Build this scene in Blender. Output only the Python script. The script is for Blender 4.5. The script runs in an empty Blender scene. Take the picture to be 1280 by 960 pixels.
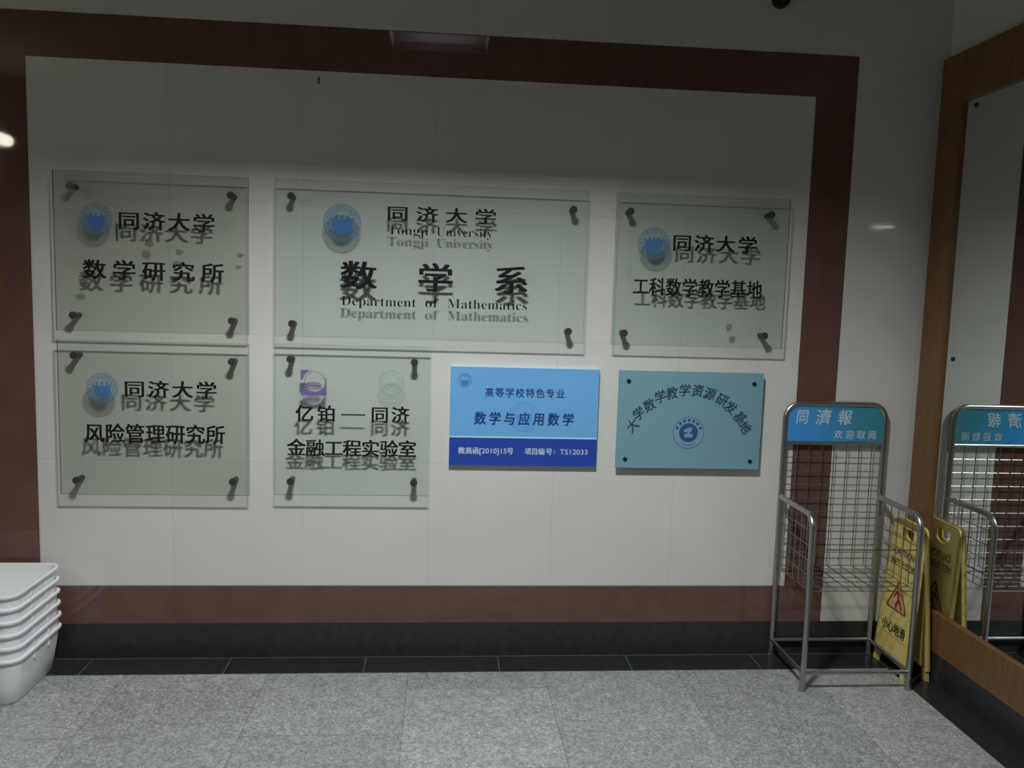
import bpy, bmesh, math, random
from mathutils import Vector, Matrix

C = bpy.context.scene.collection
SC = bpy.context.scene
PI = math.pi

# ------------------------------------------------------------------ camera
F_PX, YAW, PITCH, ROLL = 1033.04, -0.0850, -0.1035, -0.0297
cam_data = bpy.data.cameras.new('camera')
cam = bpy.data.objects.new('camera', cam_data)
C.objects.link(cam)
cam_data.sensor_fit = 'HORIZONTAL'
cam_data.sensor_width = 36.0
cam_data.lens = 36.0 * F_PX / 1280.0
cam_data.clip_start = 0.05
_R = (Matrix.Rotation(YAW, 3, 'Z') @ Matrix.Rotation(PITCH, 3, 'X') @ Matrix.Rotation(ROLL, 3, 'Y'))
_B = Matrix(((1, 0, 0), (0, 0, -1), (0, 1, 0)))      # camera looks along its -Z, its up is +Y
cam.matrix_world = Matrix.Translation((0, -3.3334, 1.5)) @ (_R @ _B).to_4x4()
SC.camera = cam

# ------------------------------------------------------------------ light and exposure
SC.view_settings.view_transform = 'Standard'
SC.view_settings.look = 'None'
SC.view_settings.gamma = 1.0
SC.view_settings.exposure = 0.0
SC.view_settings.use_curve_mapping = False
LAMP_POWER = 100.0            # tube behind the recessed ceiling opening
WALL_LAMP = 28.0             # emission of the long tube on the left wall
TUBE_LAMP = 60.0             # emission of the short tube on the rear wall
REAR_LAMP = 0.0
LAMP_COLOR = (0.955, 1.0, 0.985)
WALL_LAMP_COLOR = (1.0, 0.93, 0.76)

world = bpy.data.worlds.new('world')
SC.world = world
world.use_nodes = True
world.node_tree.nodes['Background'].inputs[0].default_value = (0.9, 0.95, 1, 1)
world.node_tree.nodes['Background'].inputs[1].default_value = 0.02

la = bpy.data.lights.new('lamp_light', 'AREA')
la.shape = 'RECTANGLE'
la.size, la.size_y = 0.38, 0.20
la.energy = LAMP_POWER
la.color = LAMP_COLOR
lo = bpy.data.objects.new('lamp_light', la)
C.objects.link(lo)
lo.location = (-0.055, -1.972, 3.275)


# ------------------------------------------------------------------ materials
def new_mat(name):
    m = bpy.data.materials.new(name)
    m.use_nodes = True
    nt = m.node_tree
    return m, nt, nt.nodes['Principled BSDF'], nt.nodes['Material Output']


def mat(name, col, rough=0.5, metal=0.0, spec=0.5, noise=0.0, scale=40.0, bump=0.0):
    m, nt, b, o = new_mat(name)
    b.inputs['Base Color'].default_value = (*col, 1)
    b.inputs['Roughness'].default_value = rough
    b.inputs['Metallic'].default_value = metal
    b.inputs['Specular IOR Level'].default_value = spec
    if noise or bump:
        tc = nt.nodes.new('ShaderNodeTexCoord')
        n = nt.nodes.new('ShaderNodeTexNoise')
        n.inputs['Scale'].default_value = scale
        n.inputs['Detail'].default_value = 5
        nt.links.new(tc.outputs['Object'], n.inputs['Vector'])
        if noise:
            r = nt.nodes.new('ShaderNodeMapRange')
            r.inputs['To Min'].default_value = 1 - noise
            r.inputs['To Max'].default_value = 1 + noise
            nt.links.new(n.outputs['Fac'], r.inputs['Value'])
            v = nt.nodes.new('ShaderNodeMix')
            v.data_type = 'RGBA'
            v.blend_type = 'MULTIPLY'
            v.inputs[0].default_value = 1
            v.inputs[6].default_value = (*col, 1)
            nt.links.new(r.outputs['Result'], v.inputs[7])
            nt.links.new(v.outputs[2], b.inputs['Base Color'])
        if bump:
            bp = nt.nodes.new('ShaderNodeBump')
            bp.inputs['Strength'].default_value = bump
            bp.inputs['Distance'].default_value = 0.002
            nt.links.new(n.outputs['Fac'], bp.inputs['Height'])
            nt.links.new(bp.outputs['Normal'], b.inputs['Normal'])
    return m


def swizzle(nt, order, off=(0, 0, 0)):
    """Object coordinates with the axes re-ordered (and an offset taken off first)."""
    tc = nt.nodes.new('ShaderNodeTexCoord')
    mp = nt.nodes.new('ShaderNodeMapping')
    mp.inputs['Location'].default_value = (-off[0], -off[1], -off[2])
    nt.links.new(tc.outputs['Object'], mp.inputs['Vector'])
    s = nt.nodes.new('ShaderNodeSeparateXYZ')
    nt.links.new(mp.outputs['Vector'], s.inputs[0])
    c = nt.nodes.new('ShaderNodeCombineXYZ')
    for i, ax in enumerate(order):
        nt.links.new(s.outputs[ax], c.inputs[i])
    return c.outputs[0], tc.outputs['Object']


def tile_mat(name, c1, c2, joint, order, off, w, h, mortar=0.0015, rough=0.15, spec=0.5, offset=0.0, freq=2,
             speck=None, noise=0.06, nscale=6.0):
    m, nt, b, o = new_mat(name)
    vec, raw = swizzle(nt, order, off)
    br = nt.nodes.new('ShaderNodeTexBrick')
    br.offset, br.offset_frequency = offset, freq
    br.squash, br.squash_frequency = 1.0, 2
    br.inputs['Color1'].default_value = (*c1, 1)
    br.inputs['Color2'].default_value = (*c2, 1)
    br.inputs['Mortar'].default_value = (*joint, 1)
    br.inputs['Scale'].default_value = 1
    br.inputs['Mortar Size'].default_value = mortar
    br.inputs['Mortar Smooth'].default_value = 0.2
    br.inputs['Bias'].default_value = 0
    br.inputs['Brick Width'].default_value = w
    br.inputs['Row Height'].default_value = h
    nt.links.new(vec, br.inputs['Vector'])
    col = br.outputs['Color']

    def mult(col, fac_out, lo, hi, fmin=0.0, fmax=1.0):
        r = nt.nodes.new('ShaderNodeMapRange')
        r.inputs['From Min'].default_value = fmin
        r.inputs['From Max'].default_value = fmax
        r.inputs['To Min'].default_value = lo
        r.inputs['To Max'].default_value = hi
        nt.links.new(fac_out, r.inputs['Value'])
        v = nt.nodes.new('ShaderNodeMix')
        v.data_type = 'RGBA'
        v.blend_type = 'MULTIPLY'
        v.inputs[0].default_value = 1
        nt.links.new(col, v.inputs[6])
        nt.links.new(r.outputs['Result'], v.inputs[7])
        return v.outputs[2]

    n = nt.nodes.new('ShaderNodeTexNoise')
    n.inputs['Scale'].default_value = nscale
    n.inputs['Detail'].default_value = 6
    nt.links.new(raw, n.inputs['Vector'])
    col = mult(col, n.outputs['Fac'], 1 - noise, 1 + noise, 0.3, 0.7)
    if speck:
        for sc, a, bb in speck:
            vo = nt.nodes.new('ShaderNodeTexVoronoi')
            vo.inputs['Scale'].default_value = sc
            nt.links.new(raw, vo.inputs['Vector'])
            se = nt.nodes.new('ShaderNodeSeparateColor')
            nt.links.new(vo.outputs['Color'], se.inputs[0])
            col = mult(col, se.outputs[0], a, bb)
    nt.links.new(col, b.inputs['Base Color'])
    b.inputs['Roughness'].default_value = rough
    b.inputs['Specular IOR Level'].default_value = spec
    return m


M = {}
M['white_tile'] = tile_mat('white_tile', (0.70, 0.69, 0.655), (0.715, 0.705, 0.67), (0.60, 0.60, 0.57), 'XZY',
                           (-0.0435, 0, 0.31), 0.509, 0.509, mortar=0.0014, rough=0.04, spec=0.35, noise=0.03, nscale=3.0)
M['white_tile_side'] = tile_mat('white_tile_side', (0.70, 0.69, 0.655), (0.715, 0.705, 0.67), (0.60, 0.60, 0.57), 'YZX',
                                (0, 0, 0.31), 0.509, 0.509, mortar=0.0014, rough=0.15, spec=0.35, noise=0.03, nscale=3.0)
M['brown_tile'] = tile_mat('brown_tile', (0.150, 0.078, 0.062), (0.158, 0.082, 0.066), (0.13, 0.068, 0.055), 'XZY',
                           (-0.0435, 0, 0.31), 0.509, 0.509, mortar=0.001, rough=0.03, spec=0.4, noise=0.12, nscale=9.0)
M['black_base'] = tile_mat('black_base', (0.030, 0.032, 0.036), (0.034, 0.036, 0.04), (0.055, 0.055, 0.055), 'XZY',
                           (0.29, 0, -0.3), 0.94, 1.2, mortar=0.0012, rough=0.28, spec=0.4, noise=0.2, nscale=30.0)
M['black_border'] = tile_mat('black_border', (0.026, 0.028, 0.031), (0.030, 0.032, 0.035), (0.16, 0.16, 0.16), 'XYZ',
                             (0.256, -0.1496, 0), 0.545, 0.1496, mortar=0.0016, rough=0.2, spec=0.45, noise=0.2, nscale=30.0)
M['black_border_side'] = tile_mat('black_border_side', (0.026, 0.028, 0.031), (0.030, 0.032, 0.035), (0.04, 0.04, 0.04),
                                  'YXZ', (0, 1.8877, 0), 0.545, 0.16, mortar=0.0016, rough=0.2, spec=0.45, noise=0.2, nscale=30.0)
M['granite'] = tile_mat('granite', (0.31, 0.312, 0.325), (0.385, 0.387, 0.395), (0.20, 0.20, 0.20), 'YXZ',
                        (-0.657, 0.2555, 0), 0.545, 0.5455, mortar=0.0016, rough=0.3, spec=0.35, offset=0.6, freq=2,
                        speck=[(110, 0.74, 1.26), (260, 0.72, 1.28), (520, 0.8, 1.2)], noise=0.10, nscale=14.0)
M['plaster'] = mat('plaster', (0.16, 0.16, 0.15), 0.8, noise=0.04)
M['ceiling_paint'] = mat('ceiling_paint', (0.20, 0.195, 0.18), 0.9)
M['housing'] = mat('housing', (0.008, 0.007, 0.009), 0.8, spec=0.1)
M['wood'] = None
M['lamp_frame'] = mat('lamp_frame', (0.4, 0.4, 0.4), 0.5)
M['black_metal'] = mat('black_metal', (0.02, 0.02, 0.02), 0.5)
M['bolt'] = mat('bolt', (0.085, 0.08, 0.072), 0.38, metal=0.5, noise=0.1, scale=200)
M['ink'] = mat('ink', (0.012, 0.012, 0.013), 0.5, spec=0.2)
M['blue_print'] = mat('blue_print', (0.015, 0.055, 0.26), 0.4)
M['blue_light'] = mat('blue_light', (0.175, 0.46, 0.84), 0.35, noise=0.02)
M['blue_dark'] = mat('blue_dark', (0.027, 0.075, 0.44), 0.35)
M['white_print'] = mat('white_print', (0.62, 0.72, 0.92), 0.4)
M['sep_print'] = mat('sep_print', (0.55, 0.78, 0.98), 0.4)
M['blue_mark'] = mat('blue_mark', (0.08, 0.25, 0.58), 0.4)
M['blue_faint'] = mat('blue_faint', (0.140, 0.38, 0.74), 0.4)
M['plaque_edge'] = mat('plaque_edge', (0.45, 0.65, 0.85), 0.4)
M['pale_blue'] = mat('pale_blue', (0.205, 0.38, 0.46), 0.3, noise=0.02)
M['pale_edge'] = mat('pale_edge', (0.03, 0.08, 0.10), 0.3)
M['pale_ink'] = mat('pale_ink', (0.035, 0.07, 0.11), 0.4)
M['pale_mark'] = mat('pale_mark', (0.035, 0.10, 0.24), 0.4)
M['pale_mark_light'] = mat('pale_mark_light', (0.22, 0.37, 0.54), 0.4)
M['pale_ring'] = mat('pale_ring', (0.09, 0.19, 0.28), 0.4)
M['pale_screw'] = mat('pale_screw', (0.015, 0.025, 0.035), 0.4, metal=0.3)
M['steel'] = mat('steel', (0.50, 0.50, 0.49), 0.34, metal=1.0, noise=0.10, scale=60)
M['wire'] = mat('wire', (0.34, 0.33, 0.31), 0.34, metal=1.0)
M['yellow'] = mat('yellow', (0.78, 0.63, 0.20), 0.42, noise=0.06, scale=25)
M['yellow_dark'] = mat('yellow_dark', (0.46, 0.31, 0.05), 0.45)
M['sign_ink'] = mat('sign_ink', (0.035, 0.035, 0.02), 0.5)
M['sign_red'] = mat('sign_red', (0.36, 0.035, 0.02), 0.5)
M['sign_pink'] = mat('sign_pink', (0.72, 0.48, 0.20), 0.5)
M['tub'] = mat('tub', (0.93, 0.93, 0.96), 0.38, noise=0.03, scale=20)
M['rack_white'] = mat('rack_white', (0.55, 0.72, 0.80), 0.45)
M['grout'] = mat('grout', (0.13, 0.13, 0.13), 0.8, noise=0.6, scale=5)
M['nail'] = mat('nail', (0.05, 0.05, 0.05), 0.5)
M['screw_cap'] = mat('screw_cap', (0.03, 0.03, 0.03), 0.4, metal=0.4)
M['purple_ink'] = mat('purple_ink', (0.19, 0.13, 0.42), 0.5)


def wood_mat():
    m, nt, b, o = new_mat('wood')
    tc = nt.nodes.new('ShaderNodeTexCoord')
    mp = nt.nodes.new('ShaderNodeMapping')
    mp.inputs['Scale'].default_value = (30, 30, 4)
    nt.links.new(tc.outputs['Object'], mp.inputs['Vector'])
    n = nt.nodes.new('ShaderNodeTexNoise')
    n.inputs['Scale'].default_value = 2.0
    n.inputs['Detail'].default_value = 6
    nt.links.new(mp.outputs['Vector'], n.inputs['Vector'])
    r = nt.nodes.new('ShaderNodeValToRGB')
    r.color_ramp.elements[0].position = 0.3
    r.color_ramp.elements[0].color = (0.165, 0.080, 0.030, 1)
    r.color_ramp.elements[1].position = 0.7
    r.color_ramp.elements[1].color = (0.215, 0.108, 0.042, 1)
    nt.links.new(n.outputs['Fac'], r.inputs['Fac'])
    nt.links.new(r.outputs['Color'], b.inputs['Base Color'])
    b.inputs['Roughness'].default_value = 0.35
    return m


M['wood'] = wood_mat()


def mirror_mat():
    m, nt, b, o = new_mat('mirror_silver')
    b.inputs['Base Color'].default_value = (0.80, 0.84, 0.83, 1)
    b.inputs['Metallic'].default_value = 1
    b.inputs['Roughness'].default_value = 0.015
    return m


M['mirror'] = mirror_mat()


def clear_mat(name, tint, gloss=0.05, diff=None, diff_fac=0.0):
    """Clear sheet glass: tinted transmission straight through, a weak reflection, optionally a thin milky film."""
    m, nt, b, o = new_mat(name)
    nt.nodes.remove(b)
    t = nt.nodes.new('ShaderNodeBsdfTransparent')
    t.inputs[0].default_value = (*tint, 1)
    g = nt.nodes.new('ShaderNodeBsdfGlossy')
    g.inputs['Roughness'].default_value = 0.02
    lw = nt.nodes.new('ShaderNodeLayerWeight')
    lw.inputs['Blend'].default_value = 0.5
    pw = nt.nodes.new('ShaderNodeMath')
    pw.operation = 'POWER'
    pw.inputs[1].default_value = 5.0
    nt.links.new(lw.outputs['Facing'], pw.inputs[0])
    fr = nt.nodes.new('ShaderNodeMath')
    fr.operation = 'MULTIPLY_ADD'
    fr.inputs[1].default_value = 0.9
    fr.inputs[2].default_value = 0.02
    nt.links.new(pw.outputs[0], fr.inputs[0])
    mx = nt.nodes.new('ShaderNodeMixShader')
    nt.links.new(fr.outputs[0], mx.inputs[0])
    nt.links.new(t.outputs[0], mx.inputs[1])
    nt.links.new(g.outputs[0], mx.inputs[2])
    out = mx.outputs[0]
    if diff:
        d = nt.nodes.new('ShaderNodeBsdfDiffuse')
        d.inputs[0].default_value = (*diff, 1)
        m2 = nt.nodes.new('ShaderNodeMixShader')
        m2.inputs[0].default_value = diff_fac
        nt.links.new(out, m2.inputs[1])
        nt.links.new(d.outputs[0], m2.inputs[2])
        out = m2.outputs[0]
    nt.links.new(out, o.inputs['Surface'])
    return m


M['glass'] = clear_mat('glass', (0.930, 0.962, 0.946))
M['glass_warm'] = clear_mat('glass_warm', (0.890, 0.906, 0.886))       # the two panes at the left get a darker, warmer tint
M['glass_dull'] = clear_mat('glass_dull', (0.893, 0.922, 0.905))
M['glass_edge'] = clear_mat('glass_edge', (0.28, 0.38, 0.34), diff=(0.10, 0.16, 0.14), diff_fac=0.45)
M['film_blue'] = clear_mat('film_blue', (0.55, 0.74, 0.95), diff=(0.15, 0.34, 0.66), diff_fac=0.45)
M['film_pale'] = clear_mat('film_pale', (0.89, 0.94, 0.98), diff=(0.30, 0.41, 0.52), diff_fac=0.16)
M['film_ring'] = clear_mat('film_ring', (0.80, 0.87, 0.94), diff=(0.22, 0.33, 0.46), diff_fac=0.25)
M['film_purple'] = clear_mat('film_purple', (0.66, 0.58, 0.84), diff=(0.28, 0.21, 0.52), diff_fac=0.42)
M['film_smudge'] = clear_mat('film_smudge', (0.80, 0.80, 0.72), diff=(0.25, 0.25, 0.2), diff_fac=0.2)
M['film_mauve'] = clear_mat('film_mauve', (0.84, 0.80, 0.90), diff=(0.32, 0.30, 0.40), diff_fac=0.2)
M['film_grey'] = clear_mat('film_grey', (0.7, 0.7, 0.72), diff=(0.25, 0.25, 0.28), diff_fac=0.3)


def glow_mat(name, col, strength):
    m, nt, b, o = new_mat(name)
    b.inputs['Base Color'].default_value = (0.8, 0.8, 0.8, 1)
    b.inputs['Emission Color'].default_value = (*col, 1)
    b.inputs['Emission Strength'].default_value = strength
    return m


M['tube_left'] = glow_mat('tube_left', WALL_LAMP_COLOR, WALL_LAMP)
M['tube_rear'] = glow_mat('tube_rear', LAMP_COLOR, TUBE_LAMP)


def board_mat():
    m, nt, b, o = new_mat('rack_board')
    tc = nt.nodes.new('ShaderNodeTexCoord')
    s = nt.nodes.new('ShaderNodeSeparateXYZ')
    nt.links.new(tc.outputs['Object'], s.inputs[0])
    a = nt.nodes.new('ShaderNodeMath')
    a.operation = 'MULTIPLY_ADD'
    a.inputs[1].default_value = 0.6
    nt.links.new(s.outputs['Z'], a.inputs[0])
    nt.links.new(s.outputs['X'], a.inputs[2])
    r = nt.nodes.new('ShaderNodeMapRange')
    r.inputs['From Min'].default_value = 2.05
    r.inputs['From Max'].default_value = 2.47
    nt.links.new(a.outputs[0], r.inputs['Value'])
    cr = nt.nodes.new('ShaderNodeValToRGB')
    cr.color_ramp.elements[0].color = (0.058, 0.34, 0.80, 1)
    cr.color_ramp.elements[1].color = (0.052, 0.29, 0.38, 1)
    cr.color_ramp.elements[0].position = 0.2
    cr.color_ramp.elements[1].position = 0.85
    nt.links.new(r.outputs['Result'], cr.inputs['Fac'])
    nt.links.new(cr.outputs['Color'], b.inputs['Base Color'])
    b.inputs['Roughness'].default_value = 0.35
    return m


M['rack_board'] = board_mat()


# ------------------------------------------------------------------ mesh helpers
def obj(name, bm, material, parent=None, smooth=False):
    me = bpy.data.meshes.new(name)
    bm.normal_update()
    bm.to_mesh(me)
    bm.free()
    mats = material if isinstance(material, (list, tuple)) else [material]
    for k in mats:
        me.materials.append(M[k])
    if smooth:
        for p in me.polygons:
            p.use_smooth = True
        if hasattr(me, 'set_sharp_from_angle'):
            me.set_sharp_from_angle(angle=math.radians(40))
    o = bpy.data.objects.new(name, me)
    C.objects.link(o)
    if parent is not None:
        o.parent = parent
        o.matrix_parent_inverse = Matrix.Translation(-world_loc(parent))
    return o


def world_loc(o):
    # parents are Empties moved only by translation before children are added (children meshes are in world coordinates)
    return o.location.copy() if o.type == 'EMPTY' else (world_loc(o.parent) * 0 if o.parent else o.location * 0)


def thing(name, label, cat, loc, group=None):
    o = bpy.data.objects.new(name, None)
    o.empty_display_size = 0.1
    C.objects.link(o)
    o.location = loc
    return tag(o, label, cat, group)


def tag(o, label, cat, group=None):
    o['label'] = label
    o['category'] = cat
    if group:
        o['group'] = group
    return o


def struct(name, bm, material, smooth=False):
    o = obj(name, bm, material, None, smooth)
    o['kind'] = 'structure'
    return o


def box(bm, x0, x1, y0, y1, z0, z1, bevel=0.0, seg=2, mi=0):
    vs = [bm.verts.new((x, y, z)) for x in (x0, x1) for y in (y0, y1) for z in (z0, z1)]
    fs = [bm.faces.new([vs[i] for i in q]) for q in
          ((0, 1, 3, 2), (4, 6, 7, 5), (0, 4, 5, 1), (2, 3, 7, 6), (0, 2, 6, 4), (1, 5, 7, 3))]
    for f in fs:
        f.material_index = mi
    if bevel:
        es = list({e for f in fs for e in f.edges})
        bmesh.ops.bevel(bm, geom=es, offset=bevel, segments=seg, affect='EDGES', profile=0.5)
    return fs


def tube(bm, pts, r, n=12, closed=False, caps=True, mi=0):
    pts = [Vector(p) for p in pts]
    k = len(pts)
    rings = []
    up = None
    for i, p in enumerate(pts):
        if closed:
            d = (pts[(i + 1) % k] - pts[i - 1]).normalized()
        else:
            a = pts[max(i - 1, 0)]
            b = pts[min(i + 1, k - 1)]
            d = (b - a).normalized()
        if up is None:
            up = Vector((0, 0, 1)) if abs(d.z) < 0.9 else Vector((1, 0, 0))
        s = d.cross(up)
        if s.length < 1e-5:
            s = d.orthogonal()
        s.normalize()
        up = s.cross(d).normalized()
        rings.append([bm.verts.new(p + r * (math.cos(2 * PI * j / n) * s + math.sin(2 * PI * j / n) * up)) for j in range(n)])
    for i in range(k if closed else k - 1):
        A, B = rings[i], rings[(i + 1) % k]
        for j in range(n):
            f = bm.faces.new((A[j], A[(j + 1) % n], B[(j + 1) % n], B[j]))
            f.material_index = mi
    if caps and not closed:
        for ring in (rings[0][::-1], rings[-1]):
            f = bm.faces.new(ring)
            f.material_index = mi


def rounded(pts, r, seg=6):
    """Polyline with its inner corners rounded to radius r."""
    pts = [Vector(p) for p in pts]
    out = [pts[0]]
    for a, b, c in zip(pts, pts[1:], pts[2:]):
        u, v = (a - b).normalized(), (c - b).normalized()
        ang = u.angle(v)
        t = r / math.tan(ang / 2)
        p, q = b + u * t, b + v * t
        cen = b + (u + v).normalized() * (r / math.sin(ang / 2))
        e1, e2 = p - cen, q - cen
        tot = e1.angle(e2)
        for i in range(seg + 1):
            k = i / seg
            w = (math.sin((1 - k) * tot) * e1 + math.sin(k * tot) * e2) / math.sin(tot)
            out.append(cen + w)
    out.append(pts[-1])
    return out


def prism(bm, pts2, y0, y1, plane='XZ', mi=0):
    """Extrude a 2-D outline: plane XZ between two y values."""
    def P(p, d):
        return (p[0], d, p[1]) if plane == 'XZ' else ((d, p[0], p[1]) if plane == 'YZ' else (p[0], p[1], d))
    a = [bm.verts.new(P(p, y0)) for p in pts2]
    b = [bm.verts.new(P(p, y1)) for p in pts2]
    fs = [bm.faces.new(a), bm.faces.new(b[::-1])]
    n = len(pts2)
    for i in range(n):
        fs.append(bm.faces.new((a[i], b[i], b[(i + 1) % n], a[(i + 1) % n])))
    for f in fs:
        f.material_index = mi
    return fs


def ring(bm, cx, cz, r0, r1, y0, y1, n=48, mi=0):
    """Flat annulus (or disc when r0 is 0) lying in an XZ plane, with thickness."""
    if r0 <= 0:
        prism(bm, [(cx + r1 * math.cos(2 * PI * i / n), cz + r1 * math.sin(2 * PI * i / n)) for i in range(n)], y0, y1, mi=mi)
        return
    v = []
    for i in range(n):
        c, s = math.cos(2 * PI * i / n), math.sin(2 * PI * i / n)
        v.append([bm.verts.new((cx + r * c, y, cz + r * s)) for r, y in ((r0, y0), (r1, y0), (r1, y1), (r0, y1))])
    for i in range(n):
        A, B = v[i], v[(i + 1) % n]
        for j in range(4):
            f = bm.faces.new((A[j], A[(j + 1) % 4], B[(j + 1) % 4], B[j]))
            f.material_index = mi


def arc_pts(cx, cz, rx, rz, a0, a1, n=16):
    return [(cx + rx * math.cos(a0 + (a1 - a0) * i / n), cz + rz * math.sin(a0 + (a1 - a0) * i / n)) for i in range(n + 1)]


_glyphs = {}


def glyph(s, bold=0.0):
    """Outline of a character or string as (verts, polys, bounds), drawn at size 1."""
    key = (s, bold)
    if key not in _glyphs:
        c = bpy.data.curves.new('glyph', 'FONT')
        c.body = s
        c.size = 1
        c.offset = bold
        c.extrude = 0.5
        c.resolution_u = 3
        o = bpy.data.objects.new('glyph', c)
        C.objects.link(o)
        bpy.context.view_layer.update()
        me = o.to_mesh()
        vs = [tuple(v.co) for v in me.vertices]
        fs = [tuple(p.vertices) for p in me.polygons]
        o.to_mesh_clear()
        bpy.data.objects.remove(o)
        bpy.data.curves.remove(c)
        xs = [v[0] for v in vs] or [0, 1]
        ys = [v[1] for v in vs] or [0, 1]
        _glyphs[key] = (vs, fs, (min(xs), max(xs), min(ys), max(ys)))
    return _glyphs[key]


def put(bm, g, fn):
    vs, fs, _ = g
    nv = [bm.verts.new(fn(*v)) for v in vs]
    for f in fs:
        try:
            bm.faces.new([nv[i] for i in f])
        except ValueError:
            pass


def hanzi(bm, ch, cx, cz, w, h, y, t=0.0008, bold=0.0, rot=0.0, slant=0.0, frame=None, brush=0.0):
    """One Chinese character whose ink is about w by h, centred at (cx, cz) on the plane Y = y (facing -Y)."""
    g = glyph(ch)
    sx, sz = w / 0.90, h / 0.90
    cr, sr = math.cos(rot), math.sin(rot)

    ox = oz = lift = 0.0

    def fn(x, yy, d):
        u, v = (x + ox - 0.50) * sx, (yy + oz - 0.382) * sz
        if brush:
            # strokes of a clerical hand: gently bowed horizontals
            v += brush * h * ((x - 0.5) ** 2 * 4 - 0.4) * (0.4 - yy)
        u += slant * v
        u, v = u * cr - v * sr, u * sr + v * cr
        if frame:
            return frame(cx + u, cz + v, lift - d * t)
        return (cx + u, y - lift - d * t, cz + v)
    # a heavier weight is several strikes of the same character side by side
    for k, (ox, oz) in enumerate(((bold, bold * 0.5), (-bold, bold * 0.5), (bold, -bold * 0.5), (-bold, -bold * 0.5)) if bold else ((0, 0),)):
        lift = k * 0.00012
        put(bm, g, fn)


def hanzi_row(bm, text, x0, x1, z, w, h, y, **k):
    n = len(text)
    for i, ch in enumerate(text):
        if ch != ' ':
            hanzi(bm, ch, x0 + (x1 - x0) * i / max(n - 1, 1), z, w, h, y, **k)


def latin(bm, text, x0, x1, z0, cap, y, t=0.0008, bold=0.0, serif=False, frame=None, gap=None):
    """A line of Latin letters from x0 to x1, baseline z0, capital height cap."""
    if serif:
        text = ''.join(chr(0x1D400 + ord(c) - 65) if 'A' <= c <= 'Z' else chr(0x1D41A + ord(c) - 97) if 'a' <= c <= 'z' else c
                       for c in text)
    g = glyph(text, bold)
    a, b = g[2][0], g[2][1]
    ch = 0.68

    def fn(x, yy, d):
        u, v = x0 + (x - a) / (b - a) * (x1 - x0), z0 + yy / ch * cap
        if frame:
            return frame(u, v, -d * t)
        return (u, y - d * t, v)
    put(bm, g, fn)


# ------------------------------------------------------------------ the room
XL, XR, YB, HC = -3.2, 2.0373, -6.0, 3.0
ZB = 0.1477                     # top of the black base course
BW = 0.1496                     # width of the black floor border
bm = bmesh.new(); box(bm, XL - 0.1, XR + 0.1, 0.0, 0.12, -0.1, HC); struct('wall_front', bm, 'white_tile')
bm = bmesh.new(); box(bm, XR, XR + 0.12, YB, 0.0, -0.1, HC); struct('wall_right', bm, 'white_tile_side')
bm = bmesh.new(); box(bm, XL - 0.12, XL, YB, 0.0, -0.1, HC); struct('wall_left', bm, 'plaster')
bm = bmesh.new(); box(bm, XL - 0.12, XR + 0.12, YB - 0.12, YB, -0.1, HC); struct('wall_back', bm, 'plaster')
bm = bmesh.new(); box(bm, XL - 0.1, XR + 0.1, YB - 0.1, 0.1, -0.1, 0.0); struct('floor', bm, 'granite')
# ceiling with the opening of the recessed lamp
LX0, LX1, LY0, LY1 = -0.345, 0.235, -1.985, -1.62
bm = bmesh.new()
box(bm, XL - 0.1, LX0, YB - 0.1, 0.1, HC, HC + 0.05)
box(bm, LX1, XR + 0.1, YB - 0.1, 0.1, HC, HC + 0.05)
box(bm, LX0, LX1, LY1, 0.1, HC, HC + 0.05)
box(bm, LX0, LX1, YB - 0.1, LY0, HC, HC + 0.05)
struct('ceiling', bm, 'ceiling_paint')

# reddish brown tile band framing the white field (top, right, bottom and left runs), flush tiles a hair proud of the wall
x0, x1, x2, z0, z1, z2 = -1.5745, 1.4829, 1.6533, 0.3058, 2.3455, 2.5109
xl = x0 - 0.1705
bm = bmesh.new()
e = 0.0015
box(bm, xl, x2, -e, 0.01, z1, z2)
box(bm, xl, x2, -e, 0.01, ZB, z0)
box(bm, xl, x0, -e, 0.01, z0, z1)
box(bm, x1, x2, -e, 0.01, z0, z1)
struct('trim_1', bm, 'brown_tile')
bm = bmesh.new(); box(bm, XL, XR, -0.004, 0.02, 0.0, ZB); struct('baseboard_front', bm, 'black_base')
bm = bmesh.new(); box(bm, 2.008, XR + 0.02, YB, -0.004, 0.0, 0.1236); struct('baseboard_right', bm, 'black_base')
bm = bmesh.new()
box(bm, XL, XR, -BW, 0.0, -0.01, 0.0012)
struct('trim_2', bm, 'black_border')
bm = bmesh.new()
box(bm, XR - BW, XR, YB, -BW, -0.01, 0.0012)
struct('trim_3', bm, 'black_border_side')
bm = bmesh.new()
box(bm, XL, XR - 0.03, -0.0062, -0.004, 0.0, 0.0022)
struct('trim_4', bm, 'grout')

# ------------------------------------------------------------------ lamps (their reflections show in the polished tiles)
t = thing('recessed_lamp', 'recessed rectangular ceiling lamp above the floor in front of the signs', 'lamp', (-0.055, -1.80, HC))
bm = bmesh.new()
w = 0.012
LYI = LY0 - 0.125             # the reflector box runs back above the ceiling
HT = HC + 0.285
box(bm, LX0 - w, LX0, LYI - w, LY1 + w, HC + 0.05, HT)
box(bm, LX1, LX1 + w, LYI - w, LY1 + w, HC + 0.05, HT)
box(bm, LX0, LX1, LYI - w, LYI, HC + 0.05, HT)
box(bm, LX0, LX1, LY1, LY1 + w, HC + 0.05, HT)
box(bm, LX0 - w, LX1 + w, LYI - w, LY1 + w, HT, HT + 0.01)
for q in ((LX0, LX1, LY0, LY0 + 0.004), (LX0, LX1, LY1 - 0.004, LY1), (LX0, LX0 + 0.004, LY0, LY1), (LX1 - 0.004, LX1, LY0, LY1)):
    box(bm, *q, HC - 0.002, HC + 0.052)          # dark lip added to dim the mirrored edge of the opening
obj('housing', bm, 'housing', t)

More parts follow.
